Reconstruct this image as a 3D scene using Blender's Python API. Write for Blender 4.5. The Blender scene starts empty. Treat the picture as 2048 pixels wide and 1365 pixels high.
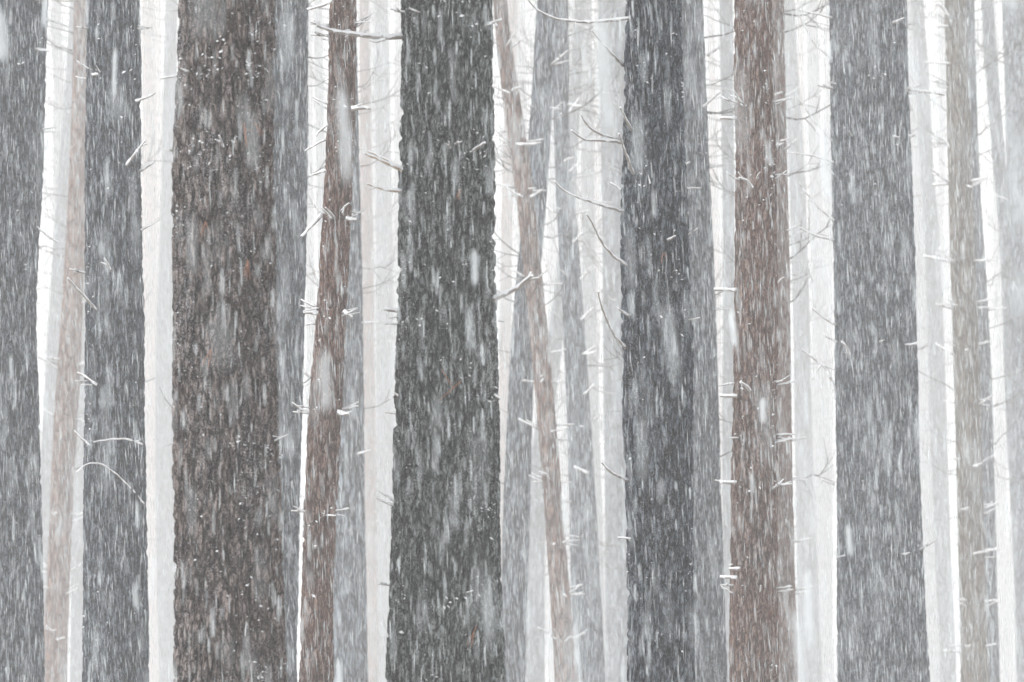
import bpy, math, random
import numpy as np
from mathutils import Vector, Matrix
R = math.radians
random.seed(11); np.random.seed(11)
S = bpy.context.scene
col = S.collection
# ------------------------------------------------------------------ camera, sky, sun, exposure
CAM_Z = 1.7
K = 0.36 / 2048.0                       # metres per photo pixel per metre of distance (100 mm lens)
cd = bpy.data.cameras.new('camera'); cam = bpy.data.objects.new('camera', cd); col.objects.link(cam)
cam.location = (0, 0, CAM_Z); cam.rotation_euler = (R(90), 0, 0)
cd.lens = 100; cd.sensor_width = 36; cd.clip_start = 0.1; cd.clip_end = 2000
cd.dof.use_dof = True; cd.dof.focus_distance = 13.0; cd.dof.aperture_fstop = 6.3
S.camera = cam
SUN_EL, SUN_AZ = 50.0, 252.0            # azimuth clockwise from +Y: behind the camera, to the left
w = bpy.data.worlds.new('World'); S.world = w; w.use_nodes = True
nt = w.node_tree; nt.nodes.clear()
sky = nt.nodes.new('ShaderNodeTexSky'); sky.sky_type = 'NISHITA'; sky.sun_disc = False
sky.sun_elevation = R(SUN_EL); sky.sun_rotation = R(SUN_AZ); sky.air_density = 1.0; sky.dust_density = 4.0
hs = nt.nodes.new('ShaderNodeHueSaturation'); hs.inputs['Saturation'].default_value = 0.04
bg = nt.nodes.new('ShaderNodeBackground'); bg.inputs['Strength'].default_value = 0.10
wo = nt.nodes.new('ShaderNodeOutputWorld')
nt.links.new(sky.outputs[0], hs.inputs['Color']); nt.links.new(hs.outputs[0], bg.inputs[0]); nt.links.new(bg.outputs[0], wo.inputs[0])
sl = bpy.data.lights.new('sun', 'SUN'); sun = bpy.data.objects.new('sun', sl); col.objects.link(sun)
sl.energy = 1.5; sl.angle = R(25); sl.color = (1.0, 0.97, 0.94)
sd = Vector((math.sin(R(SUN_AZ)) * math.cos(R(SUN_EL)), math.cos(R(SUN_AZ)) * math.cos(R(SUN_EL)), math.sin(R(SUN_EL))))
sun.rotation_euler = sd.to_track_quat('Z', 'Y').to_euler()
S.view_settings.view_transform = 'Standard'; S.view_settings.look = 'None'
S.view_settings.gamma = 1.0; S.view_settings.use_curve_mapping = False
S.view_settings.exposure = 1.06
cy = S.cycles
cy.max_bounces = 8; cy.diffuse_bounces = 3; cy.glossy_bounces = 1; cy.transmission_bounces = 2
cy.volume_bounces = 6; cy.transparent_max_bounces = 32; cy.caustics_reflective = False; cy.caustics_refractive = False
cy.use_denoising = True; cy.denoiser = "OPENIMAGEDENOISE"; cy.denoising_prefilter = "ACCURATE"

# ------------------------------------------------------------------ materials
def hexlin(r, g, b): return (r, g, b, 1)
def bark_mat(name, ca, cb, cc, dust, scale=1.0):
    m = bpy.data.materials.new(name); m.use_nodes = True; n = m.node_tree; N = n.nodes; L = n.links
    p = N['Principled BSDF']; p.inputs['Roughness'].default_value = 0.95; p.inputs['Specular IOR Level'].default_value = 0.05
    tc = N.new('ShaderNodeTexCoord')
    def noise(sx, sz, sc, det=3.0, rough=0.6):
        mp = N.new('ShaderNodeMapping'); mp.inputs['Scale'].default_value = (sx, sx, sz)
        t = N.new('ShaderNodeTexNoise'); t.inputs['Scale'].default_value = sc; t.inputs['Detail'].default_value = det; t.inputs['Roughness'].default_value = rough
        L.new(tc.outputs['Object'], mp.inputs[0]); L.new(mp.outputs[0], t.inputs['Vector']); return t
    def ramp(src, a, b):
        r = N.new('ShaderNodeMapRange'); r.interpolation_type = 'SMOOTHSTEP'; r.inputs['From Min'].default_value = a; r.inputs['From Max'].default_value = b
        L.new(src, r.inputs['Value']); return r.outputs[0]
    def mix(f, a, b):
        x = N.new('ShaderNodeMix'); x.data_type = 'RGBA'; L.new(f, x.inputs['Factor'])
        for s, v in ((6, a), (7, b)):
            if isinstance(v, tuple): x.inputs[s].default_value = v
            else: L.new(v, x.inputs[s])
        return x.outputs[2]
    big = noise(1, 0.35, 5 * scale, 2)
    mid = noise(1, 0.2, 66 * scale, 5, 0.7)
    fine = noise(1, 0.3, 190 * scale, 3, 0.7)
    c = mix(ramp(big.outputs[0], 0.34, 0.66), ca, cb)
    c = mix(ramp(mid.outputs[0], 0.42, 0.60), c, cc); c = mix(ramp(fine.outputs[0], 0.5, 0.36), c, cb)
    sp = noise(1, 0.8, 330 * scale, 2, 0.75)
    # grains of snow caught in the bark
    mm = N.new('ShaderNodeMath'); mm.operation = 'MULTIPLY_ADD'; L.new(big.outputs[0], mm.inputs[0]); mm.inputs[1].default_value = 0.3
    L.new(sp.outputs[0], mm.inputs[2])
    c = mix(ramp(mm.outputs[0], 0.80 - dust, 0.88 - dust), c, (0.62, 0.62, 0.64, 1))
    L.new(c, p.inputs['Base Color'])
    vm = N.new('ShaderNodeMapping'); vm.inputs['Scale'].default_value = (1, 1, 0.24)
    dn = noise(1, 0.4, 14 * scale, 2); dv = N.new('ShaderNodeVectorMath'); dv.operation = 'MULTIPLY_ADD'; dv.inputs[1].default_value = (0.05 / scale, 0.05 / scale, 0.05 / scale)
    L.new(dn.outputs['Color'], dv.inputs[0]); L.new(tc.outputs['Object'], dv.inputs[2]); L.new(dv.outputs[0], vm.inputs[0])
    vo = N.new('ShaderNodeTexVoronoi'); vo.feature = 'DISTANCE_TO_EDGE'; vo.inputs['Scale'].default_value = 46 * scale; L.new(vm.outputs[0], vo.inputs['Vector'])
    plate = ramp(vo.outputs['Distance'], 0.0, 0.13)
    pm = N.new('ShaderNodeMath'); pm.operation = 'MULTIPLY_ADD'; L.new(plate, pm.inputs[0]); pm.inputs[1].default_value = 0.65; pm.inputs[2].default_value = 0.35
    c = mix(pm.outputs[0], cb, c); L.new(c, p.inputs['Base Color'])      # furrows keep the dark colour of inner bark
    bq = N.new('ShaderNodeBump'); bq.inputs['Strength'].default_value = 1.0; bq.inputs['Distance'].default_value = 0.016 / scale; L.new(plate, bq.inputs['Height'])
    bp = N.new('ShaderNodeBump'); L.new(bq.outputs[0], bp.inputs['Normal']); bp.inputs['Strength'].default_value = 0.9; bp.inputs['Distance'].default_value = 0.02
    ad = N.new('ShaderNodeMath'); ad.operation = 'ADD'; L.new(mid.outputs[0], ad.inputs[0]); L.new(fine.outputs[0], ad.inputs[1])
    L.new(ad.outputs[0], bp.inputs['Height']); L.new(bp.outputs[0], p.inputs['Normal'])
    return m
def plain(name, c, rough=0.9, var=0.0, sc=30, spec=0.2):
    m = bpy.data.materials.new(name); m.use_nodes = True; n = m.node_tree; N = n.nodes; L = n.links
    p = N['Principled BSDF']; p.inputs['Roughness'].default_value = rough; p.inputs['Specular IOR Level'].default_value = spec
    t = N.new('ShaderNodeTexNoise'); t.inputs['Scale'].default_value = sc; t.inputs['Detail'].default_value = 3
    tc = N.new('ShaderNodeTexCoord'); L.new(tc.outputs['Object'], t.inputs['Vector'])
    x = N.new('ShaderNodeMix'); x.data_type = 'RGBA'; L.new(t.outputs[0], x.inputs['Factor'])
    x.inputs[6].default_value = (*[v * (1 - var) for v in c], 1); x.inputs[7].default_value = (*[min(1, v * (1 + var)) for v in c], 1)
    L.new(x.outputs[2], p.inputs['Base Color'])
    b = N.new('ShaderNodeBump'); b.inputs['Strength'].default_value = 0.4; b.inputs['Distance'].default_value = 0.01
    L.new(t.outputs[0], b.inputs['Height']); L.new(b.outputs[0], p.inputs['Normal'])
    return m
BC = {
 'brown': ('dark_brown_bark', (0.088, 0.063, 0.056, 1), (0.022, 0.015, 0.014, 1), (0.36, 0.30, 0.275, 1), 0.07),
 'grey':  ('charcoal_bark', (0.052, 0.064, 0.078, 1), (0.017, 0.020, 0.024, 1), (0.230, 0.266, 0.310, 1), 0.03),
 'green': ('grey_green_bark', (0.066, 0.075, 0.074, 1), (0.018, 0.020, 0.020, 1), (0.34, 0.37, 0.365, 1), 0.05),
 'red':   ('red_brown_bark', (0.195, 0.104, 0.078, 1), (0.062, 0.035, 0.028, 1), (0.350, 0.248, 0.205, 1), 0.0),
 'tan':   ('tan_bark', (0.210, 0.125, 0.096, 1), (0.110, 0.068, 0.054, 1), (0.30, 0.21, 0.17, 1), 0.0),
 'olive': ('olive_bark', (0.135, 0.100, 0.062, 1), (0.075, 0.057, 0.037, 1), (0.18, 0.16, 0.13, 1), 0.0),
}
BM = {k: bark_mat(*v) for k, v in BC.items()}
BM.update({k + '_coarse': bark_mat(v[0] + '_coarse', v[1], v[2], v[3], -0.1, 0.3) for k, v in BC.items()})
M_SNOW = plain('clinging_snow', (0.82, 0.83, 0.85), 0.85, 0.06, 60)
M_FLAKE = plain('falling_snow', (0.80, 0.84, 0.855), 0.9, 0.05, 5)
_n = M_FLAKE.node_tree; _tr = _n.nodes.new('ShaderNodeBsdfTransparent'); _mx = _n.nodes.new('ShaderNodeMixShader'); _mx.inputs[0].default_value = 0.42
_n.links.new(_tr.outputs[0], _mx.inputs[1]); _n.links.new(_n.nodes['Principled BSDF'].outputs[0], _mx.inputs[2]); _n.links.new(_mx.outputs[0], _n.nodes['Material Output'].inputs[0])
M_GROUND = plain('snow_cover', (0.80, 0.81, 0.83), 0.9, 0.06, 0.6)
M_TWIG = plain('dead_wood', (0.10, 0.09, 0.08), 0.9, 0.35, 40)
M_GREYWOOD = plain('frosted_wood', (0.24, 0.215, 0.19), 0.9, 0.35, 40)
M_PALEWOOD = plain('weathered_wood', (0.33, 0.26, 0.19), 0.85, 0.35, 40)
M_NEEDLE = plain('dry_needle', (0.36, 0.17, 0.10), 0.7, 0.2, 80)

# ------------------------------------------------------------------ helpers
_tab = np.random.RandomState(5).rand(1 << 16).astype(np.float32)
def _h(ix, iy, iz): return _tab[((ix * 73856093) ^ (iy * 19349663) ^ (iz * 83492791)) & 0xFFFF]
def vnoise(x, y, z):
    xi = np.floor(x).astype(np.int64); yi = np.floor(y).astype(np.int64); zi = np.floor(z).astype(np.int64)
    fx = x - xi; fy = y - yi; fz = z - zi
    fx = fx * fx * (3 - 2 * fx); fy = fy * fy * (3 - 2 * fy); fz = fz * fz * (3 - 2 * fz)
    r = 0
    for a in (0, 1):
        wa = fx if a else 1 - fx
        for b in (0, 1):
            wb = fy if b else 1 - fy
            r = r + wa * wb * (_h(xi + a, yi + b, zi) * (1 - fz) + _h(xi + a, yi + b, zi + 1) * fz)
    return r
def sstep(a, b, v):
    t = np.clip((v - a) / (b - a), 0, 1); return t * t * (3 - 2 * t)

def link(name, me, m, parent=None, smooth=True):
    o = bpy.data.objects.new(name, me); col.objects.link(o)
    if m is not None and not me.materials: me.materials.append(m)
    if parent is not None: o.parent = parent
    return o
def np_mesh(name, V, F, smooth=True):
    V = np.asarray(V, dtype=np.float32); F = np.asarray(F, dtype=np.int32)
    me = bpy.data.meshes.new(name); n, k = F.shape
    me.vertices.add(len(V)); me.vertices.foreach_set('co', V.ravel())
    me.loops.add(n * k); me.loops.foreach_set('vertex_index', F.ravel())
    me.polygons.add(n); me.polygons.foreach_set('loop_start', np.arange(n, dtype=np.int32) * k)
    me.polygons.foreach_set('loop_total', np.full(n, k, dtype=np.int32))
    me.polygons.foreach_set('use_smooth', np.full(n, smooth, dtype=bool))
    me.update(calc_edges=True); return me
def tube_arrays(pts, rad, seg=6, lump=0.0, off=0):
    """closed tapering tube through pts; quads (tips as degenerate-free small rings + end fans made of quads)"""
    pts = np.asarray(pts, dtype=float); n = len(pts)
    V = []; F = []
    d = np.gradient(pts, axis=0); d /= np.linalg.norm(d, axis=1)[:, None] + 1e-9
    up = np.array([0, 0, 1.0])
    for i in range(n):
        t = d[i]; a = np.cross(t, up)
        if np.linalg.norm(a) < 0.2: a = np.cross(t, np.array([0, 1.0, 0]))
        a /= np.linalg.norm(a); b = np.cross(a, t)
        for k in range(seg):
            th = 2 * math.pi * k / seg
            r = rad[i] * (1 + lump * (random.random() - 0.5))
            V.append(pts[i] + r * (math.cos(th) * a + math.sin(th) * b))
    for i in range(n - 1):
        for k in range(seg):
            k2 = (k + 1) % seg
            F.append((off + i * seg + k, off + i * seg + k2, off + (i + 1) * seg + k2, off + (i + 1) * seg + k))
    V.append(pts[0]); V.append(pts[-1]); c0 = off + n * seg; c1 = c0 + 1
    for k in range(0, seg, 2):
        k1 = (k + 1) % seg; k2 = (k + 2) % seg
        F.append((c0, off + k2, off + k1, off + k))
        F.append((c1, off + (n - 1) * seg + k, off + (n - 1) * seg + k1, off + (n - 1) * seg + k2))
    return V, F
def tubes(name, lst, seg=6, lump=0.0):
    V = []; F = []
    for pts, rad in lst:
        v, f = tube_arrays(pts, rad, seg, lump, len(V)); V += v; F += f
    return np_mesh(name, V, F)
def P(px, py, D): return Vector(((px - 1024) * K * D, D, CAM_Z + (682.5 - py) * K * D))

def ground_z(x, y):
    z = -0.135 * np.minimum(y, 176)
    z = z + np.maximum(0, y - 182) * 0.50 * sstep(176, 215, y)
    z = np.where(y < 0, -0.02 * y, z)
    return z + (vnoise(x * 0.09 + 31, y * 0.09 + 7, 0 * x + 0.5) - 0.5) * 0.9 + (vnoise(x * 0.6 + 3, y * 0.6, 0 * x + 9.5) - 0.5) * 0.12
def gz(x, y): return float(ground_z(np.array([x * 1.0]), np.array([y * 1.0]))[0])

# ------------------------------------------------------------------ setting: snowy ground falling away and rising again far off
gx, gy = np.meshgrid(np.linspace(-150, 150, 260), np.linspace(-30, 330, 280))
gv = np.stack([gx.ravel(), gy.ravel(), ground_z(gx.ravel(), gy.ravel())], 1)
ii = np.arange(259)[None, :] + 260 * np.arange(279)[:, None]; ii = ii.ravel()
g = link('snowy_ground', np_mesh('snowy_ground', gv, np.stack([ii, ii + 1, ii + 261, ii + 260], 1)), M_GROUND)
g['kind'] = 'structure'

# ------------------------------------------------------------------ trunks
def trunk_mesh(name, prof, D, seg, rows, amp, seed, top=20.0):
    """prof: list of (py, left px, right px) -> centreline and radius in metres, continued to the ground and up the tree"""
    pr = np.array(sorted(prof), dtype=float)
    zc = CAM_Z + (682.5 - pr[:, 0]) * K * D
    xc = ((pr[:, 1] + pr[:, 2]) / 2 - 1024) * K * D; rc = (pr[:, 2] - pr[:, 1]) / 2 * K * D
    o = np.argsort(zc); zc, xc, rc = zc[o], xc[o], rc[o]
    zlo = CAM_Z - 682.5 * K * D * 1.12; zhi = CAM_Z + 682.5 * K * D * 1.12
    slb = (xc[1] - xc[0]) / (zc[1] - zc[0]); slt = (xc[-1] - xc[-2]) / (zc[-1] - zc[-2])
    g0 = gz(xc[0], D) - 0.12; ztop = g0 + top + (0.135 * D * 1.0 + 0.12 * D)
    z1 = np.linspace(g0, zlo, 14, endpoint=False); z2 = np.linspace(zlo, zhi, rows); z3 = np.linspace(zhi, ztop, 16)[1:]
    Z = np.concatenate([z1, z2, z3])
    def cr(z, v, sb, st):
        # smooth interpolation: average several shifted linear interpolations
        h = (zc[-1] - zc[0]) * 0.07; a = 0
        for q in (-1, -0.5, 0, 0.5, 1):
            zz = z + q * h; y = np.interp(zz, zc, v)
            y = np.where(zz < zc[0], v[0] + sb * (zz - zc[0]), y); y = np.where(zz > zc[-1], v[-1] + st * (zz - zc[-1]), y); a = a + y / 5
        return a
    X = cr(Z, xc, slb * 0.7, slt * 0.6)
    Rr = cr(Z, rc, -0.006, -0.002)
    Rr = np.where(Z > zhi, np.maximum(Rr * (1 - 0.75 * np.clip((Z - zhi) / (ztop - zhi), 0, 1) ** 1.3), 0.02), Rr)
    Rr = Rr * (1 + 0.45 * np.exp(-(Z - g0) / 0.35))
    Y = D + 0.05 * D / 10 * (vnoise(Z * 0.35 + seed * 3.1, Z * 0 + seed, Z * 0) - 0.5)
    th = np.linspace(0, 2 * np.pi, seg, endpoint=False)
    cx, sx = np.cos(th)[None, :], np.sin(th)[None, :]
    px = Rr[:, None] * cx; py = Rr[:, None] * sx; pz = np.repeat(Z[:, None], seg, 1)
    s = seed * 17.3
    wx = (vnoise(px * 9 + s, py * 9, pz * 5) - 0.5) * 0.05
    a1 = np.abs(vnoise((px + wx) * 44 + s, (py + wx) * 44, pz * 11) - 0.5) * 2
    a2 = np.abs(vnoise((px - wx) * 75 + s, py * 75, pz * 20 + s) - 0.5) * 2
    a3 = vnoise(px * 160 + s, py * 160, pz * 70)
    big = vnoise(px * 5 + s, py * 5, pz * 2.2) - 0.5
    disp = amp * (1.25 * sstep(0, 0.34, a1) + 0.55 * sstep(0, 0.5, a2) + 0.35 * a3 - 1.75) + big * amp * 0.9
    rr = Rr[:, None] + np.minimum(disp, Rr[:, None] * 0.3)
    V = np.stack([X[:, None] + rr * cx, Y[:, None] + rr * sx, pz], 2).reshape(-1, 3)
    n = len(Z); a = (np.arange(seg)[None, :] + seg * np.arange(n - 1)[:, None]); b = ((np.arange(seg) + 1) % seg)[None, :] + seg * np.arange(n - 1)[:, None]
    F = np.stack([a.ravel(), b.ravel(), (b + seg).ravel(), (a + seg).ravel()], 1)
    base = np.array([X[0], D, g0 + 0.12])
    ax = lambda z: (float(np.interp(z, Z, X)), float(np.interp(z, Z, Y)), float(np.interp(z, Z, Rr)))
    return np_mesh(name, V - base, F), base, ax

# library of branches, unit length along +X, snow sits on top (Z up)
def arc_pts(n, rise, bend, wob):
    t = np.linspace(0, 1, n); y = bend * t * t + wob * np.cumsum(np.random.randn(n)) / n; z = rise * t + 0.35 * rise * t * t + wob * np.cumsum(np.random.randn(n)) / n
    return np.stack([t, y - y[0], z - z[0]], 1)
def lib(kind, cnt, sg=6):
    out = []
    for q in range(cnt):
        if kind == 'stub':
            p = arc_pts(5, random.uniform(-0.15, 0.5), random.uniform(-0.3, 0.3), 0.05); r = np.linspace(0.062, 0.032, 5); sn = 1.25; lst = [(p, r)]
            if q % 2:
                t = p[2]; e = t + np.array([0.3, random.choice([-1, 1]) * 0.35, 0.15]); lst.append((np.array([t, (t + e) / 2, e]), [0.05, 0.04, 0.025]))
        elif kind == 'lace':
            t_ = np.linspace(0, 1, 9); a0 = random.uniform(-0.3, 0.5); a1_ = random.uniform(0.5, 1.3)
            ang = a0 + (a1_ - a0) * t_; p = np.stack([np.cumsum(np.cos(ang)) / 9, random.uniform(-.25, .25) * t_ ** 2, np.cumsum(np.sin(ang)) / 9], 1) + np.random.randn(9, 3) * .008; p -= p[0]
            r = np.linspace(0.0085, 0.0028, 9); sn = 0.42; lst = [(p, r)]
            for j in range(random.randint(3, 7)):
                i = random.randint(2, 7); t = p[i]; s_ = random.choice([-1, 1]); l = random.uniform(0.12, 0.42); d_ = p[i] - p[i - 1]; d_ /= np.linalg.norm(d_)
                nrm = np.array([-d_[2], 0, d_[0]]) * random.choice([-1, 1]); e = t + l * (0.75 * d_ + 0.6 * nrm + np.array([0, 0.3 * s_, 0])); mdp = (t + e) / 2 + nrm * -.03 * l
                lst.append((np.array([t, mdp, e]), [0.0045, 0.004, 0.002]))
        else:
            p = arc_pts(9, random.uniform(-0.15, 0.55), random.uniform(-0.4, 0.4), 0.10); r = np.linspace(0.011, 0.003, 9); sn = 1.3; lst = [(p, r)]
            for j in range(random.randint(1, 4)):
                i = random.randint(3, 7); t = p[i]; s_ = random.choice([-1, 1]); l = random.uniform(0.12, 0.35)
                e = t + l * np.array([0.7, 0.7 * s_, random.uniform(-0.2, 0.6)]); lst.append((np.array([t, (t + e) / 2 + np.array([0, 0, 0.02]), e]), [0.006, 0.005, 0.002]))
        wood = tubes(kind, lst, sg, 0.2)
        sl_ = [(np.asarray(a) + np.array([0, 0, 1.0]) * (np.asarray(b)[:, None] * 0.62), np.asarray(b) * sn * np.array([0.8] + [1.0] * (len(b) - 1))) for a, b in lst]
        snow = tubes(kind + '_snow', sl_, sg, 0.55)
        wood.materials.append(M_TWIG if kind == 'lace' else M_GREYWOOD); snow.materials.append(M_SNOW)
        out.append((wood, snow))
    return out
STUBS = lib('stub', 10); TWIGS = lib('twig', 14); LACE = lib('lace', 16); FAR_LACE = lib('lace', 14, 4)

def add_branch(root, base, kind, loc, yaw, length, name='branch'):
    wood, snow = random.choice({'stub': STUBS, 'twig': TWIGS, 'lace': LACE}[kind])
    o = bpy.data.objects.new(name, wood); col.objects.link(o); o.parent = root
    o.location = Vector(loc) - Vector(base); o.rotation_euler = (0, 0, yaw); o.scale = (length,) * 3
    s = bpy.data.objects.new('snow_cap', snow); col.objects.link(s); s.parent = o
    return o
def joined_branches(root, base, ax, z0, z1, n, D, lmin, lmax):
    VW, FW, VS, FS = [], [], [], []
    ow = os_ = 0
    for _ in range(n):
        z = z0 + (z1 - z0) * random.random() ** 1.35; x, y, r = ax(z); yaw = random.uniform(0, 2 * math.pi); L_ = random.uniform(lmin, lmax) * (1.15 - 0.3 * (z0 - z) / (z0 - z1))
        wood, snow = random.choice(FAR_LACE)
        mt = Matrix.Translation((x + r * .8 * math.cos(yaw) - base[0], y + r * .8 * math.sin(yaw) - base[1], z - base[2])) @ Matrix.Rotation(yaw, 4, 'Z') @ Matrix.Scale(L_, 4)
        for me, V, F, which in ((wood, VW, FW, 0), (snow, VS, FS, 1)):
            c = np.empty(len(me.vertices) * 3, dtype=np.float32); me.vertices.foreach_get('co', c); c = c.reshape(-1, 3)
            m3 = np.array(mt); c = c @ m3[:3, :3].T + m3[:3, 3]
            li = np.empty(len(me.loops), dtype=np.int32); me.loops.foreach_get('vertex_index', li)
            off = ow if which == 0 else os_
            V.append(c); F.append(li.reshape(-1, 4) + off)
            if which == 0: ow += len(c)
            else: os_ += len(c)
    o = link('branches', np_mesh('branches', np.concatenate(VW), np.concatenate(FW)), M_TWIG, root); o['kind'] = 'stuff'
    s = link('snow_caps', np_mesh('snow_caps', np.concatenate(VS), np.concatenate(FS)), M_SNOW, o); s['kind'] = 'stuff'

def lumps(name, items, root, base):
    """small clods of snow caught on the bark: flattened irregular blobs; items = (x, y, z, rx, rz)"""
    oc = np.array([(1, 0, 0), (0.3, 0.9, 0), (-0.8, 0.5, 0), (-0.8, -0.5, 0), (0.3, -0.9, 0), (0, 0, 0.8), (0, 0, -0.5)])
    T = [(0, 1, 5), (1, 2, 5), (2, 3, 5), (3, 4, 5), (4, 0, 5), (1, 0, 6), (2, 1, 6), (3, 2, 6), (4, 3, 6), (0, 4, 6)]
    V = []; F = []
    for x, y, z, rx, rz, tilt in items:
        c, s = math.cos(tilt), math.sin(tilt); o = len(V)
        for v in oc:
            j = 0.7 + 0.6 * random.random(); a = v[0] * rx * j; b = v[1] * rx * 0.6 * j; d = v[2] * rz * j
            V.append((x + a * c - d * s - base[0], y + b - base[1], z + a * s + d * c - base[2]))
        F += [(a + o, b + o, c_ + o) for a, b, c_ in T]
    me = np_mesh(name, V, F, False); l = link(name, me, M_SNOW, root); l['kind'] = 'stuff'

TREES = {}
def tree(key, D, mat, prof, label, seg=64, rows=120, amp=0.006, whorls=(), wn=5, wl=0.09, clods=0, twigs=0, tl=(0.5, 1.1), join=0, group=None, top=20.0, tufts=()):
    seed = len(TREES) + 1
    me, base, ax = trunk_mesh('trunk', prof, D, seg, rows, amp, seed, top)
    root = bpy.data.objects.new('pine_tree', None); col.objects.link(root); root.location = base
    root['label'] = label; root['category'] = 'tree'; root['group'] = group or 'pine trunks of the snowy wood'
    link('trunk', me, BM[mat + ('_coarse' if D > 29 else '')], root)
    def place(py, kind, n, lmin, lmax, spread=10):
        for q in range(n):
            z = CAM_Z + (682.5 - py - random.uniform(-spread, spread)) * K * D
            x, y, r = ax(z)
            yaw = random.choice([random.uniform(-math.pi, 0), random.uniform(-math.pi, 0), random.uniform(-0.5, 0.3), math.pi + random.uniform(-0.3, 0.5)])
            add_branch(root, base, kind, (x + 0.93 * r * math.cos(yaw), y + 0.93 * r * math.sin(yaw), z), yaw, random.uniform(lmin, lmax))
    for py in whorls: place(py, 'stub', wn, 0.0036 * D, 0.0072 * D)
    for q in range(twigs):
        py = random.uniform(-60, 1000); z = CAM_Z + (682.5 - py) * K * D; x, y, r = ax(z)
        yaw = random.choice([0, math.pi]) + random.uniform(-0.9, 0.9)
        add_branch(root, base, 'twig', (x + 0.93 * r * math.cos(yaw), y + 0.93 * r * math.sin(yaw), z), yaw, random.uniform(*tl))
    if clods:
        items = []; c_ = (0, 0)
        sp = 8
        cl = [(random.uniform(0, 1400), random.uniform(-2.8, -0.35)) for _ in range(max(3, clods // 9))] + [(p_, random.uniform(-2.6, -0.5)) for p_ in whorls for _ in (0, 1)]
        for q in range(clods):
            if q % 6 < 1 and clods > 90: py, yaw = random.uniform(-60, 1420), random.uniform(-math.pi, 0)
            else:
                c_ = random.choice(cl); py, yaw = random.gauss(c_[0], 26), random.gauss(c_[1], 0.12)
            z = CAM_Z + (682.5 - py) * K * D; x, y, r = ax(z)
            s_ = random.uniform(0.0014, 0.0036) * min(D, 15) / 10 * random.choice([0.6, 0.8, 1, 1.9]) * (1.6 if q % 5 > 2 and c_[0] in whorls else 1)
            items.append((x + (r + 0.002) * math.cos(yaw), y + (r + 0.002) * math.sin(yaw), z, s_, s_ * random.uniform(.4, .9), random.uniform(-0.9, 0.9)))
        for tx, ty, tn in tufts:
            for q in range(tn):
                py = random.gauss(ty, 14); z = CAM_Z + (682.5 - py) * K * D; x, y, r = ax(z); sx = (random.gauss(tx, 13) - 1024) * K * D; f = max(-.97, min(.97, (sx - x) / r))
                s_ = random.uniform(.0025, .0085) * D / 10; items.append((sx, y - (r + .004) * math.sqrt(1 - f * f), z, s_, s_ * random.uniform(.3, .7), random.uniform(-1.1, 1.1)))
        lumps('bark_snow', items, root, base)
    if join:
        zt = CAM_Z + 760 * K * D; zb = CAM_Z - 500 * K * D
        joined_branches(root, base, ax, zt, zb, join, D, *tl)
    TREES[key] = (root, base, ax, D)
    return root

def hand(key, pts, w0, w1, forks=(), mat=None, drift=0.0, Dd=None, snow=True):
    """a particular branch of one tree: pts in photo pixels, first on the trunk"""
    root, base, ax, D = TREES[key]
    D = Dd or D
    z0 = P(0, pts[0][1], D)[2]; x_, y_, r_ = ax(z0)
    sx = (pts[0][0] - 1024) * K * D; f = max(-1, min(1, (sx - x_) / r_)); yd = D - math.sqrt(1 - f * f) * r_
    def conv(pl, y0, dr):
        pl = np.array(pl, dtype=float); d = np.r_[0, np.cumsum(np.hypot(*np.diff(pl, axis=0).T))]
        n = max(4, int(d[-1] / 9) + 2); t = np.linspace(0, d[-1], n)
        xx = np.interp(t, d, pl[:, 0]); yy = np.interp(t, d, pl[:, 1])
        if n > 6:
            for _ in range(3):
                xx[1:-1] = (xx[:-2] + 2 * xx[1:-1] + xx[2:]) / 4; yy[1:-1] = (yy[:-2] + 2 * yy[1:-1] + yy[2:]) / 4
        out = []
        for i in range(n):
            Dq = y0 + dr * t[i] / d[-1]; out.append(P(xx[i] + random.uniform(-.6, .6), yy[i] + random.uniform(-.6, .6), Dq))
        return np.array(out), n
    A, n = conv(pts, yd, drift)
    lst = [(A, np.linspace(w0, w1, n) / 2 * K * D)]
    for fk in forks:
        B, m = conv(fk, yd + drift * 0.6, 0); lst.append((B, np.linspace(w1 * 1.1, w1 * 0.5, m) / 2 * K * D))
    o0 = Vector(base)
    b_ = np.array(base)
    lst = [(a - b_, r) for a, r in lst]
    start = lst[0][0][0].copy()
    lst = [(a - start, r) for a, r in lst]
    o = link('branch', tubes('branch', lst, 8, 0.22), mat or M_GREYWOOD, root); o.location = start
    if snow:
        sl_ = [(a + np.array([0, 0, 1]) * r[:, None] * 0.55, r * 1.12 * (1 + 0.15 * np.sin(np.arange(len(r)) * 2.1))) for a, r in lst]
        link('snow_cap', tubes('snow_cap', sl_, 8, 0.35), M_SNOW, o)

# --- near, dark trunks
tree('T6', 10.0, 'green', [(0, 803, 981), (200, 803, 984), (450, 800, 990), (680, 795, 995), (900, 790, 999), (1100, 783, 1002), (1365, 775, 1012)],
     'thick dark grey-green pine trunk in the middle, long snowy branch reaching left', seg=262, rows=330, amp=0.016, clods=420, tufts=((955, 322, 14), (972, 1012, 14), (986, 795, 6), (905, 1185, 7), (900, 12, 7)), whorls=(30, 305, 640, 1012, 1180), wn=2, group='near dark pine trunks')
tree('T3', 9.6, 'brown', [(0, 357, 548), (300, 349, 546), (600, 344, 549), (800, 348, 553), (1000, 348, 560), (1365, 349, 574)],
     'thickest trunk, dark brown and furrowed, speckled with snow and holding orange needles', seg=268, rows=330, amp=0.016, clods=640, tufts=((424, 148, 14), (512, 146, 24), (484, 880, 12), (545, 905, 14), (528, 345, 12), (535, 1330, 16)), whorls=(148, 310, 880), wn=3, group='near dark pine trunks')
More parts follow.
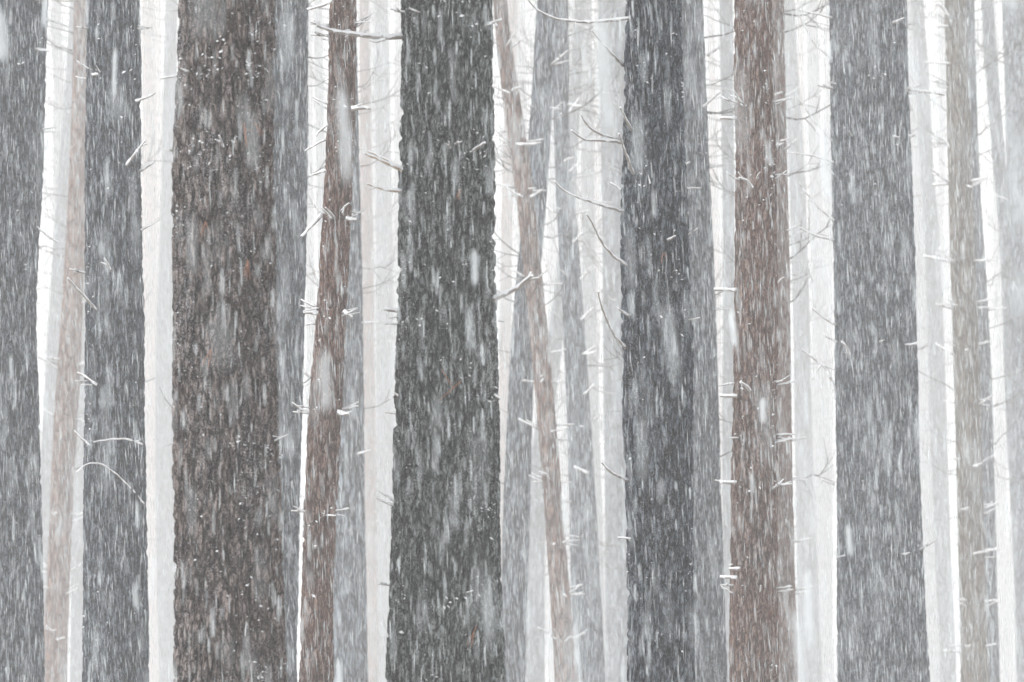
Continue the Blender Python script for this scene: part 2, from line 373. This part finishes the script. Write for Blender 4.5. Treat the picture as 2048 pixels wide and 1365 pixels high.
tree('T11', 11.4, 'grey', [(0, 1252, 1362), (300, 1246, 1368), (450, 1240, 1375), (680, 1244, 1389), (900, 1250, 1388), (1100, 1253, 1386), (1365, 1254, 1392)],
     'blackish trunk right of centre with long thin snowy branches curving out to its left', seg=200, rows=270, amp=0.014, clods=260, whorls=(372, 480, 640), wn=2, group='near dark pine trunks')
tree('T2', 16.0, 'grey', [(0, 172, 278), (300, 171, 281), (600, 170, 286), (900, 169, 291), (1365, 167, 298)],
     'charcoal trunk left of the thickest brown trunk, crossed low down by thin arching twigs', seg=150, rows=220, amp=0.011, clods=170, whorls=(62, 150, 545, 770), wn=3, wl=0.08, group='near dark pine trunks')
tree('T1', 18.5, 'grey', [(0, -60, 97), (300, -64, 88), (600, -74, 72), (900, -76, 79), (1365, -70, 88)],
     'slate grey trunk cut off by the left edge of the view', seg=150, rows=210, amp=0.011, clods=100, whorls=(105, 265), wn=2, wl=0.07, group='near dark pine trunks')
tree('T16', 21.5, 'grey', [(0, 1660, 1812), (250, 1662, 1820), (450, 1665, 1828), (680, 1668, 1832), (900, 1672, 1836), (1150, 1674, 1846), (1365, 1677, 1861)],
     'broad slate grey trunk on the right, thin bare twigs on its left side', seg=160, rows=220, amp=0.012, clods=110, whorls=(60, 180, 270, 690, 1110), wn=3, wl=0.09, group='near dark pine trunks')
tree('T5', 14.6, 'red', [(0, 657, 713), (150, 656, 712), (400, 648, 704), (550, 636, 698), (680, 628, 690), (900, 613, 680), (1100, 605, 668), (1365, 597, 667)],
     'slim reddish brown trunk ringed with snowy stubs, leaning just left of the middle trunk', seg=120, rows=230, amp=0.009, clods=160, whorls=(52, 70, 215, 432, 625, 822, 1030), wn=6, wl=0.085)
tree('T13', 16.0, 'red', [(0, 1467, 1543), (150, 1468, 1547), (300, 1470, 1551), (450, 1471, 1554), (680, 1468, 1556), (900, 1464, 1556), (1365, 1459, 1560)],
     'red-brown trunk right of the blackish one, with short snowy stubs on its left edge', seg=120, rows=230, amp=0.009, clods=200, whorls=(210, 362, 770, 880, 975, 1180), wn=5, wl=0.10)
tree('T4', 20.0, 'grey', [(0, 455, 616), (300, 460, 616), (500, 460, 614), (680, 458, 609), (900, 452, 603), (1100, 450, 598), (1365, 446, 594)],
     'slate grey trunk half hidden behind the right side of the thickest brown trunk', seg=140, rows=210, amp=0.011, clods=60, group='near dark pine trunks')
tree('T12', 23.0, 'grey', [(0, 1325, 1405), (300, 1335, 1418), (450, 1338, 1425), (680, 1338, 1435), (900, 1338, 1440), (1365, 1335, 1456)],
     'grey trunk overlapped on its left by the blackish trunk right of centre', seg=100, rows=170, amp=0.007, clods=60, whorls=(300, 340, 610), wn=3, wl=0.10)
# --- middle distance
tree('T13b', 27.0, 'red', [(0, 1500, 1568), (300, 1505, 1573), (450, 1508, 1578), (680, 1508, 1581), (900, 1508, 1585), (1100, 1508, 1590), (1365, 1510, 1598)],
     'paler brown trunk peeking out behind the right side of the red-brown trunk', seg=84, rows=150, amp=0.006, whorls=(190, 295, 470, 560, 660, 890, 965, 1090, 1190), wn=3, wl=0.11)
tree('T8', 31.0, 'grey', [(0, 1075, 1115), (150, 1064, 1110), (300, 1056, 1100), (450, 1044, 1090), (600, 1026, 1076), (750, 1018, 1068), (900, 1010, 1063), (1100, 1004, 1058), (1365, 998, 1050)],
     'mid grey trunk leaning right towards its top, crossing behind the tan leaning trunk', seg=96, rows=200, amp=0.006, whorls=(135, 220), wn=3, wl=0.12)
tree('T7', 30, 'tan', [(0, 984, 1012), (150, 998, 1032), (300, 1020, 1058), (450, 1038, 1074), (600, 1054, 1090), (750, 1066, 1104), (900, 1080, 1117), (1100, 1094, 1132), (1365, 1110, 1158)],
     'slender tan trunk slanting down to the right across the mid grey leaning trunk', seg=90, rows=220, amp=0.005, whorls=(90, 190, 285, 385, 560, 755, 858, 965, 1078, 1180, 1275), wn=5, wl=0.10)
tree('T5b', 30.0, 'grey', [(0, 676, 712), (300, 680, 718), (450, 672, 722), (700, 668, 727), (900, 664, 728), (1365, 655, 737)],
     'grey trunk tucked behind the right side of the slim reddish brown trunk', seg=90, rows=180, amp=0.006, whorls=(450, 640, 900), wn=2, wl=0.12)
tree('T9', 38.0, 'grey', [(0, 1108, 1136), (150, 1106, 1140), (300, 1108, 1136), (450, 1114, 1156), (600, 1124, 1166), (900, 1136, 1186), (1365, 1146, 1212)],
     'soft grey trunk just right of the tan slanting trunk, bending gently', seg=72, rows=160, amp=0.006, whorls=(220, 330, 420, 560, 700, 850, 1000), wn=3, wl=0.16)
tree('T18', 38.0, 'olive', [(0, 1889, 1932), (300, 1893, 1940), (450, 1897, 1946), (680, 1904, 1956), (900, 1911, 1962), (1365, 1922, 1978)],
     'olive brown trunk near the right side, studded with snowy stubs', seg=80, rows=180, amp=0.005, whorls=(175, 285, 370, 520, 610, 700, 810, 925, 1020, 1110, 1210, 1295), wn=4, wl=0.13)
tree('T18b', 42.0, 'grey', [(0, 1908, 1947), (300, 1914, 1957), (450, 1920, 1968), (680, 1928, 1981), (900, 1936, 1988), (1365, 1946, 2001)],
     'grey trunk pressed against the right side of the olive brown trunk', seg=72, rows=140, amp=0.006, whorls=(370, 620, 820), wn=2, wl=0.14)
tree('T22', 40.0, 'tan', [(0, 146, 176), (300, 142, 176), (450, 134, 172), (620, 124, 166), (780, 112, 161), (900, 105, 152), (1050, 99, 142), (1200, 89, 137), (1365, 83, 132)],
     'pinkish tan trunk leaning behind the gap left of the charcoal trunk', seg=80, rows=160, amp=0.005, whorls=(600, 730, 835, 1035, 1140, 1180, 1270), wn=4, wl=0.13)
tree('T20', 52.0, 'grey', [(0, 2004, 2056), (200, 2008, 2062), (450, 2016, 2074), (680, 2024, 2086), (1365, 2050, 2120)],
     'hazy grey trunk touching the top right corner of the view', seg=64, rows=120, amp=0.006, twigs=4)
tree('T19', 60.0, 'grey', [(0, 1962, 1988), (250, 1981, 2006), (450, 1999, 2028), (600, 2005, 2036), (800, 2011, 2046), (1100, 2028, 2064), (1365, 2037, 2076)],
     'hazy grey trunk leaning down to the right behind the olive brown trunk', seg=64, rows=120, amp=0.006, twigs=9, tl=(0.6, 1.3))
# --- hazy trunks
far = [
 ('F1', 58, 'grey', [(0, 143, 166), (170, 131, 156), (300, 121, 148), (450, 109, 138), (600, 97, 128), (750, 89, 118), (900, 80, 112), (1365, 66, 102)], 'pale grey trunk beside the left edge trunk, leaning left towards its foot'),
 ('F2', 60, 'grey', [(0, 150, 176), (700, 146, 180), (1365, 138, 182)], 'pale trunk whose edge shows between the pinkish tan trunk and the charcoal trunk'),
 ('F3', 66, 'grey', [(0, 330, 354), (450, 322, 356), (650, 313, 354), (850, 310, 352), (1365, 318, 356)], 'faint grey trunk in the gap left of the thickest brown trunk'),
 ('F4', 92, 'tan', [(0, 284, 308), (700, 290, 318), (1365, 296, 324)], 'nearly white trunk hugging the right edge of the charcoal trunk'),
 ('F5', 58, 'tan', [(0, 718, 738), (450, 720, 746), (900, 722, 752), (1365, 726, 758)], 'pinkish pale trunk just right of the slim reddish brown trunk'),
 ('F6', 72, 'grey', [(0, 748, 776), (450, 752, 786), (1365, 752, 790)], 'pale grey trunk standing left of the thick middle trunk'),
 ('F7', 74, 'tan', [(0, 1014, 1036), (500, 1000, 1024), (1365, 990, 1018)], 'faint trunk touching the right edge of the thick middle trunk'),
 ('F8', 50, 'grey', [(0, 1150, 1172), (500, 1120, 1146), (1000, 1050, 1090), (1365, 1044, 1090)], 'light grey trunk seen low between the two crossing leaning trunks'),
 ('F9', 70, 'grey', [(0, 1160, 1184), (600, 1164, 1192), (1365, 1178, 1214)], 'faint trunk directly behind the soft grey bending trunk'),
 ('F10', 46, 'grey', [(0, 1196, 1226), (450, 1204, 1238), (1365, 1212, 1254)], 'light grey trunk close to the left side of the blackish trunk'),
 ('F11', 40, 'grey', [(0, 1222, 1256), (450, 1230, 1262), (1365, 1236, 1270)], 'lighter grey trunk along the left edge of the blackish trunk'),
 ('F12', 48, 'grey', [(0, 1438, 1466), (450, 1446, 1470), (1365, 1444, 1468)], 'light trunk squeezed left of the red-brown trunk'),
 ('F13', 62, 'grey', [(0, 1562, 1590), (450, 1580, 1614), (900, 1590, 1626), (1365, 1598, 1646)], 'light grey trunk right of the paler brown trunk, leaning outward'),
 ('F14', 95, 'grey', [(0, 1612, 1636), (600, 1622, 1652), (1365, 1634, 1670)], 'ghostly trunk in the bright gap left of the broad slate trunk'),
 ('F15', 60, 'grey', [(0, 1820, 1846), (400, 1846, 1874), (700, 1856, 1890), (1365, 1880, 1912)], 'light grey trunk leaning right between the broad slate and olive trunks'),
 ('F16', 92, 'grey', [(0, 1796, 1826), (600, 1824, 1860), (1365, 1840, 1884)], 'ghostly trunk against the right edge of the broad slate trunk'),
]
for k_, D_, m_, p_, l_ in far:
    D_ *= 1.4
    tree(k_, D_, m_, p_, l_, seg=32, rows=110, amp=0.004, join=62, tl=(1.2, 3.2), group='pale trunks in the haze', top=14)
# --- forest beyond: individual ghostly trunks in the gaps
gaps = [(108, 130, 84, 'faint far trunk seen between the left edge trunk and the pinkish tan trunk'),
 (282, 298, 104, 'vanishing thin trunk against the right edge of the charcoal trunk'),
 (310, 326, 112, 'thinnest ghostly trunk in the gap before the thickest brown trunk'),
 (614, 630, 96, 'ghostly trunk in the narrow white gap left of the slim reddish brown trunk'),
 (640, 658, 84, 'pale trunk glimpsed behind the foot of the slim reddish brown trunk'),
 (738, 754, 108, 'vanishing trunk between the pinkish pale trunk and the pale grey one'),
 (788, 806, 100, 'ghostly trunk touching the left edge of the thick middle trunk'),
 (1040, 1060, 105, 'ghostly trunk glimpsed in the fork where the two leaning trunks cross'),
 (1096, 1112, 114, 'vanishing trunk in the white wedge right of the tan slanting trunk'),
 (1142, 1160, 98, 'ghostly trunk on the right edge of the soft grey bending trunk'),
 (1182, 1198, 110, 'vanishing trunk midway between the bending grey trunk and the blackish trunk'),
 (1426, 1442, 104, 'ghostly trunk in the strip right of the overlapped grey trunk'),
 (1598, 1612, 112, 'vanishing trunk right beside the light grey outward leaning trunk'),
 (1648, 1664, 106, 'ghostly trunk against the left edge of the broad slate trunk'),
 (1872, 1886, 108, 'vanishing trunk just left of the olive brown trunk'),
 (1990, 2006, 112, 'ghostly trunk in the bright gap right of the olive brown trunk'),
 (2030, 2050, 96, 'faint trunk at the right edge of the view behind the hazy corner trunk')]
for a_, b_, D_, l_ in gaps:
    D_ *= 1.45
    lean = random.uniform(-10, 14)
    tree('G%d' % a_, D_, random.choice(['grey', 'grey', 'tan']), [(0, a_ - lean, b_ - lean), (700, a_ - 2, b_ + 2), (1365, a_ + lean - 3, b_ + lean + 3)],
         l_, seg=20, rows=70, amp=0.004, join=46, tl=(1.8, 4.6), group='ghostly far pines', top=8)

# --- the wood on the far hillside, one mass of thin trunks and bare boughs
V, F = [], []
rw = random.Random(4)
def thin(pts, rads):
    o = len(V); n = len(pts)
    for i in range(n):
        t = np.array(pts[min(i + 1, n - 1)]) - np.array(pts[max(i - 1, 0)]); t = t / np.linalg.norm(t); a = np.cross(t, (0, 1, 0.01)); a /= np.linalg.norm(a); b = np.cross(t, a)
        for k in range(4): V.append(np.array(pts[i]) + rads[i] * (math.cos(k * 1.5708) * a + math.sin(k * 1.5708) * b))
    for i in range(n - 1):
        for k in range(4): F.append((o + i * 4 + k, o + i * 4 + (k + 1) % 4, o + i * 4 + 4 + (k + 1) % 4, o + i * 4 + 4 + k))
for q in range(420):
    y = 150 + 140 * rw.random(); x = rw.uniform(-1, 1) * (0.2 * y + 12); z = gz(x, y); h = rw.uniform(16, 24); r0 = rw.uniform(.14, .34); ln = rw.uniform(-.8, .8)
    thin([(x, y, z - .3), (x + ln * .5, y, z + h * .5), (x + ln, y, z + h)], [r0, r0 * .8, r0 * .3])
    for j in range(rw.randint(12, 20)):
        t = rw.uniform(.08, .97); a = rw.uniform(0, 6.28); l = rw.uniform(1.2, 3.6) * (1.15 - t * .6); u = rw.uniform(-.2, .9); px_, pz_ = x + ln * t, z + h * t
        c_, s_ = math.cos(a), math.sin(a)
        thin([(px_, y, pz_), (px_ + c_ * l * .5, y + s_ * l * .5, pz_ + u * l * .3), (px_ + c_ * l * .9, y + s_ * l * .9, pz_ + u * l * .9)], [.05, .04, .015])
fw = link('far_wood', np_mesh('far_wood', V, F), BM['grey_coarse']); fw['kind'] = 'stuff'; fw['label'] = 'far off wood of bare trunks whitened out on the snowy hillside'; fw['category'] = 'wood'

# --- particular branches (photo pixels), each on its own trunk
H = hand
H('T6', [(808, 74), (762, 76), (700, 68), (664, 63), (634, 52)], 11, 5, forks=[[(764, 73), (760, 64)], [(770, 80), (750, 86), (738, 80)]], drift=-0.15)
H('T6', [(812, 345), (770, 325), (728, 307)], 8, 4, mat=M_PALEWOOD, drift=-0.1)
H('T6', [(810, 342), (772, 319), (736, 303)], 6, 3, mat=M_PALEWOOD, drift=0.05)
H('T6', [(804, 383), (770, 381), (734, 368)], 7, 3, forks=[[(752, 374), (757, 364)], [(750, 376), (735, 381)]], mat=M_PALEWOOD)
H('T6', [(800, 623), (768, 619)], 7, 6)
H('T6', [(985, 601), (1030, 580), (1064, 553)], 10, 6, forks=[[(1052, 561), (1078, 557)], [(1058, 558), (1062, 545)]], drift=-0.2)
H('T6', [(798, 828), (770, 825)], 4, 2, mat=M_PALEWOOD)
H('T6', [(800, 797), (788, 786)], 6, 3, forks=[[(790, 790), (780, 800)]])
H('T6', [(974, 50), (1003, 40)], 6, 4, forks=[[(990, 46), (997, 60)]])
H('T6', [(943, 304), (970, 286)], 6, 4, drift=-0.1)
H('T6', [(996, 642), (1008, 643)], 4, 3)
H('T6', [(988, 790), (1000, 800)], 6, 4); H('T6', [(800, 395), (785, 415), (776, 428)], 2, 1)
for pts in ([(1262, 38), (1216, 42), (1175, 46), (1112, 40), (1072, 20), (1052, -5)], [(1246, 132), (1212, 96), (1184, 62)], [(1248, 286), (1190, 280), (1170, 283), (1143, 261)],
            [(1240, 281), (1190, 266), (1172, 250), (1162, 230)], [(1246, 424), (1175, 402), (1130, 386), (1110, 364)], [(1254, 531), (1225, 513), (1200, 480), (1184, 445), (1174, 430)],
            [(1252, 697), (1230, 675), (1211, 635), (1202, 610), (1196, 584)], [(1256, 962), (1222, 946), (1203, 926)], [(1262, 260), (1250, 236), (1240, 216)], [(1266, 348), (1250, 305), (1238, 268)]):
    H('T11', pts, 6, 3, drift=-0.25)
H('T11', [(1284, 378), (1296, 366), (1316, 372)], 4, 2); H('T11', [(1300, 368), (1296, 350)], 3, 2); H('T11', [(1262, 1078), (1236, 1076)], 4, 3)
for y in (238, 581, 793, 966, 1156): H('T13', [(1474, y), (1440 - (12 if y == 581 else 0), y - 1)], 6, 5)
H('T13', [(1508, 380), (1494, 362), (1478, 357)], 6, 4, drift=-.1); H('T13', [(1500, 782), (1492, 771), (1480, 766)], 6, 4, drift=-.1); H('T13', [(1480, 1139), (1458, 1139)], 6, 5)
H('T2', [(192, 620), (165, 590), (136, 558)], 5, 3, drift=-.2); H('T2', [(194, 772), (170, 752), (155, 746)], 5, 3); H('T2', [(182, 893), (165, 880), (148, 862)], 4, 3)
H('T2', [(284, 890), (272, 884), (250, 878), (215, 880), (186, 885)], 4, 2, drift=-.2, forks=[[(270, 884), (282, 880)]])
H('T2', [(288, 1008), (262, 978), (240, 955), (215, 935), (196, 925), (172, 927), (152, 946)], 3, 2, drift=-.3)
H('T2', [(253, 331), (273, 304), (290, 281)], 5, 3, forks=[[(282, 292), (295, 288)]], drift=-.1); H('T2', [(270, 203), (292, 198), (311, 186)], 5, 3)
H('T2', [(282, 461), (320, 440)], 4, 2); H('T2', [(280, 343), (308, 325)], 5, 4); H('T2', [(184, 150), (204, 150), (220, 140)], 5, 3, forks=[[(204, 151), (214, 166)]])
H('T1', [(92, 40), (118, 46), (136, 54)], 4, 3); H('T1', [(74, 455), (98, 475), (118, 486)], 4, 3)
H('T16', [(1814, 179), (1850, 184), (1890, 190)], 7, 4); H('T16', [(1814, 183), (1828, 176), (1838, 170)], 4, 3); H('T16', [(1816, 273), (1834, 271)], 5, 4)
H('T16', [(1664, 282), (1625, 240), (1585, 178)], 4, 2); H('T16', [(1668, 326), (1630, 312), (1575, 306)], 4, 2); H('T16', [(1668, 442), (1630, 410), (1598, 366)], 4, 2)
H('T16', [(1668, 481), (1630, 472), (1600, 456)], 5, 3); H('T16', [(1672, 652), (1645, 636), (1624, 616)], 4, 3); H('T16', [(1668, 350), (1652, 335), (1636, 325)], 3, 2)
H('T16', [(1672, 800), (1667, 770), (1655, 742), (1645, 728), (1628, 718), (1604, 700)], 6, 3, forks=[[(1645, 728), (1634, 742), (1624, 760)], [(1648, 731), (1672, 742)]])
H('T16', [(1830, 697), (1846, 697), (1857, 688)], 4, 3); H('T16', [(1670, 970), (1655, 965), (1640, 958)], 3, 2); H('T16', [(1700, 712), (1693, 695), (1684, 684)], 5, 4, drift=-.1)
H('T16', [(1664, 118), (1630, 92), (1592, 20)], 3, 2); H('T16', [(1664, 36), (1640, 30), (1595, 20)], 4, 2)
H('T18', [(1902, 524), (1870, 517), (1846, 513)], 6, 4); H('T18', [(1898, 368), (1865, 371)], 5, 4); H('T18', [(1898, 34), (1885, 15), (1874, 0)], 6, 4); H('T18', [(1903, 300), (1882, 272)], 5, 3)
H('T18', [(1896, 54), (1866, 53)], 4, 3); H('T18', [(1900, 128), (1850, 126)], 4, 3); H('T18', [(1936, 372), (1962, 366)], 5, 4)
H('T5', [(702, 219), (722, 217), (741, 218)], 8, 5); H('T5', [(644, 430), (625, 450), (603, 474)], 8, 4, drift=-.1); H('T5', [(636, 628), (606, 625)], 7, 4); H('T5', [(686, 624), (704, 636)], 8, 6)
H('T5', [(692, 438), (713, 441)], 7, 5); H('T5', [(674, 826), (698, 829)], 8, 5); H('T5', [(655, 250), (640, 262), (632, 272)], 5, 3); H('T5', [(652, 280), (630, 290), (610, 302)], 4, 3); H('T5', [(652, 342), (620, 352)], 5, 3)
H('T5', [(664, 4), (640, 14), (614, 20)], 6, 4); H('T5', [(614, 825), (606, 820)], 5, 3); H('T5', [(630, 648), (610, 650)], 4, 3)
H('T7', [(1032, 290), (1060, 290), (1082, 286)], 5, 3); H('T7', [(1060, 395), (1074, 388), (1084, 380)], 5, 3); H('T7', [(1020, 188), (1000, 180), (988, 172)], 4, 3)
H('T7', [(1046, 395), (1030, 388), (1008, 372)], 4, 3); H('T12', [(1406, 215), (1440, 185)], 5, 3); H('T12', [(1415, 112), (1440, 95)], 5, 3)
H('T8', [(1110, 220), (1124, 205)], 4, 3); H('T9', [(1138, 225), (1160, 195)], 4, 3); H('T9', [(1146, 485), (1166, 466)], 4, 3); H('T9', [(1160, 560), (1175, 545)], 4, 3); H('T9', [(1138, 345), (1160, 325)], 4, 3)
H('T9', [(1162, 640), (1188, 615)], 4, 3); H('T9', [(1168, 708), (1190, 694)], 4, 3); H('T9', [(1168, 790), (1188, 770)], 4, 3); H('T9', [(1176, 948), (1148, 934)], 5, 4)
# --- twigs filling the bright gaps, on mid-distance trunks
for key, cnt in (('T22', 22), ('T9', 20), ('T5b', 24), ('T13b', 22), ('T8', 14), ('T18b', 20), ('T18', 10), ('T12', 12), ('T4', 8), ('T19', 14), ('T20', 10), ('T7', 8)):
    root, base, ax, D = TREES[key]
    for q in range(cnt):
        py = -60 + 1050 * random.random() ** 1.4; z = CAM_Z + (682.5 - py) * K * D; x, y, r = ax(z); yaw = random.choice([0.1, math.pi - 0.1]) + random.uniform(-0.5, 1.0)
        add_branch(root, base, 'lace', (x + 0.93 * r * math.cos(yaw), y + 0.93 * r * math.sin(yaw), z), yaw, random.uniform(0.35, 0.95) * (0.4 + D / 32))

# ------------------------------------------------------------------ dry needles caught on the bark
def needles(key, lines, label):
    root, base, ax, D = TREES[key]; lst = []
    c = lines[0][0]; zz = P(0, c[1], D)[2]; x_, y_, r_ = ax(zz)
    for ln in lines:
        pts = []
        for (a, b) in ln:
            z = P(0, b, D)[2]; x_, y_, r_ = ax(z); sx = (a - 1024) * K * D; f = max(-.98, min(.98, (sx - x_) / (r_ + .012)))
            pts.append((sx, y_ - (r_ + .014) * math.sqrt(1 - f * f), z))
        pts = np.array(pts); n = 5; t = np.linspace(0, 1, n); q = np.linspace(0, 1, len(pts))
        A = np.stack([np.interp(t, q, pts[:, k]) for k in range(3)], 1); lst.append((A, np.array([.0010, .0011, .0010, .0009, .0005]) * D / 8.0))
    o0 = lst[0][0][0].copy(); lst = [(a - o0, r) for a, r in lst]
    o = link('pine_needles', tubes('pine_needles', lst, 4), M_NEEDLE); o.location = o0
    o['label'] = label; o['category'] = 'pine needles'; o['group'] = 'dry needles caught on the bark'
needles('T3', [[(497, 252), (500, 300)], [(497, 254), (503, 302)]], 'vertical orange needle pair on the thickest brown trunk, below the upper snowy knot')
needles('T3', [[(516, 250), (527, 277)], [(517, 251), (534, 280)], [(512, 268), (500, 266)]], 'splayed orange needles beside the vertical pair on the thickest brown trunk')
needles('T3', [[(422, 448), (412, 478)], [(422, 448), (432, 476)]], 'small forked orange needles at the upper left of the thickest brown trunk')
needles('T3', [[(504, 522), (502, 560)], [(504, 522), (496, 556)], [(504, 522), (508, 562)]], 'three hanging orange needles midway up the thickest brown trunk')
needles('T3', [[(434, 698), (414, 730)], [(434, 698), (426, 742)]], 'inverted V of orange needles left of centre on the brown trunk')
needles('T6', [[(922, 384), (914, 404)], [(922, 384), (920, 408)]], 'short pale orange needles in the upper part of the middle trunk')
needles('T6', [[(955, 1240), (936, 1280)], [(950, 1250), (944, 1282)]], 'slanting orange needles low on the right of the middle trunk')
needles('T6', [[(886, 738), (910, 776)], [(925, 760), (880, 800)]], 'crossed straw-coloured needles midway down the middle trunk')
needles('T11', [[(1322, 508), (1318, 530)], [(1325, 508), (1330, 522)]], 'tiny reddish needles on the blackish trunk right of centre')
needles('T13', [[(1478, 572), (1482, 594)], [(1480, 572), (1476, 596)]], 'reddish needles beside a snowy stub on the red-brown trunk')

# ------------------------------------------------------------------ falling snow
def flakes(name, n, y0, y1, wmin, wmax, lmin, lmax, label, full=False):
    rs = np.random.RandomState(len(name) + n)
    # uniform in a widened wedge around the line of sight
    y = []
    while len(y) < n:
        c = rs.uniform(y0, y1, n); acc = rs.rand(n) < ((0.42 * c + 2.4) * (0.30 * c + 1.6)) / ((0.42 * y1 + 2.4) * (0.30 * y1 + 1.6)); y += list(c[acc])
    y = np.array(y[:n]); x = (rs.rand(n) - .5) * (0.42 * y + 2.4); z = CAM_Z + (rs.rand(n) - .5) * (0.30 * y + 1.6)
    # gusts: thin out or thicken with a slow noise
    dens = vnoise(x * 0.9 + 5, y * 0.5, z * 0.5) ; keep = rs.rand(n) < 0.45 + 1.1 * sstep(.35, .7, dens); x, y, z = x[keep], y[keep], z[keep]; n = len(x)
    wd = rs.uniform(wmin, wmax, n) * rs.choice([0.6, 0.8, 1.0, 1.5], n, p=[.35, .3, .25, .1]) / 2; ln = rs.uniform(lmin, lmax, n) / 2
    tilt = np.radians(1.8 + 2.6 * np.clip(x / (0.18 * y), -1, 1) + rs.randn(n) * 1.8 + 3 * (vnoise(x * .7, y * .4, z * .4) - .5)); ty = np.radians(rs.randn(n) * 2)
    ax_ = np.stack([np.sin(-tilt), np.sin(ty), np.cos(tilt)], 1)
    prof = np.array([(-1, 0), (-.72, 1), (.72, 1), (1, 0)])
    m = 3; rings = (-.66, .6) if full else (random.uniform(-.1, .1),)
    nr = len(rings); ph = rs.rand(n) * 6.28; V = np.zeros((n, 2 + nr * m, 3)); C = np.stack([x, y, z], 1)
    V[:, 0] = C - ax_ * ln[:, None]; V[:, 1] = C + ax_ * ln[:, None]
    for i, s_ in enumerate(rings):
        for k in range(m):
            a = ph + 2 * np.pi * k / m; j = rs.uniform(.75, 1.1, n)
            V[:, 2 + i * m + k] = C + ax_ * (ln * s_)[:, None] + np.stack([np.cos(a), np.sin(a), 0 * a], 1) * (wd * j)[:, None]
    T = []
    for k in range(m):
        k2 = (k + 1) % m
        if full: T += [(0, 2 + k2, 2 + k), (2 + k, 2 + k2, 2 + m + k2), (2 + k, 2 + m + k2, 2 + m + k), (1, 2 + m + k, 2 + m + k2)]
        else: T += [(0, 2 + k2, 2 + k), (1, 2 + k, 2 + k2)]
    T = np.array(T); F = (T[None] + (np.arange(n) * (2 + nr * m))[:, None, None]).reshape(-1, 3)
    o = link(name, np_mesh(name, V.reshape(-1, 3), F), M_FLAKE); o['kind'] = 'stuff'; o['label'] = label; o['category'] = 'snow'; o['group'] = 'falling snow'
    if not full:                                    # the same flakes a second time, turned half round the line of sight
        q = o.copy(); col.objects.link(q); q.rotation_euler = (0, math.pi, 0); q.location = (0, 0, 2 * CAM_Z); q['label'] = 'second drift of ' + label
flakes('big_falling_snow', 210, 1.4, 6.0, .008, .017, .05, .13, 'few big soft clumps of falling snow close to the viewer', True)
flakes('near_falling_snow', 14000, 1.3, 9, .0018, .0042, .02, .075, 'soft blurred streaks of falling snow close in front of the nearest trunks', True)
flakes('falling_snow', 112000, 9, 24, .0017, .0044, .03, .095, 'falling snow driven in fine near vertical streaks between the trunks')
flakes('distant_falling_snow', 42000, 24, 62, .0048, .010, .05, .14, 'fine far-off falling snow veiling the pale trunks')

# ------------------------------------------------------------------ the air, whitened by snow
bpy.ops.mesh.primitive_cube_add(size=1); hz = bpy.context.object; hz.name = 'haze'; hz.data.name = 'haze'
zb, zt = -27.0, 62.0
hz.scale = (304, 364, zt - zb); hz.location = (0, 150, (zt + zb) / 2); hz['kind'] = 'stuff'
m = bpy.data.materials.new('snowy_air'); m.use_nodes = True; m.node_tree.nodes.clear()
pv = m.node_tree.nodes.new('ShaderNodeVolumePrincipled'); pv.inputs['Color'].default_value = (1.0, 1.0, 0.995, 1); pv.inputs['Density'].default_value = 0.0076; pv.inputs['Anisotropy'].default_value = 0.0
mo = m.node_tree.nodes.new('ShaderNodeOutputMaterial'); m.node_tree.links.new(pv.outputs[0], mo.inputs['Volume']); hz.data.materials.append(m)
tris = sum(sum(len(p.vertices) - 2 for p in me.polygons) if len(me.polygons) < 200 else len(me.loops) - 2 * len(me.polygons) for me in bpy.data.meshes)
print('TRIS', tris)
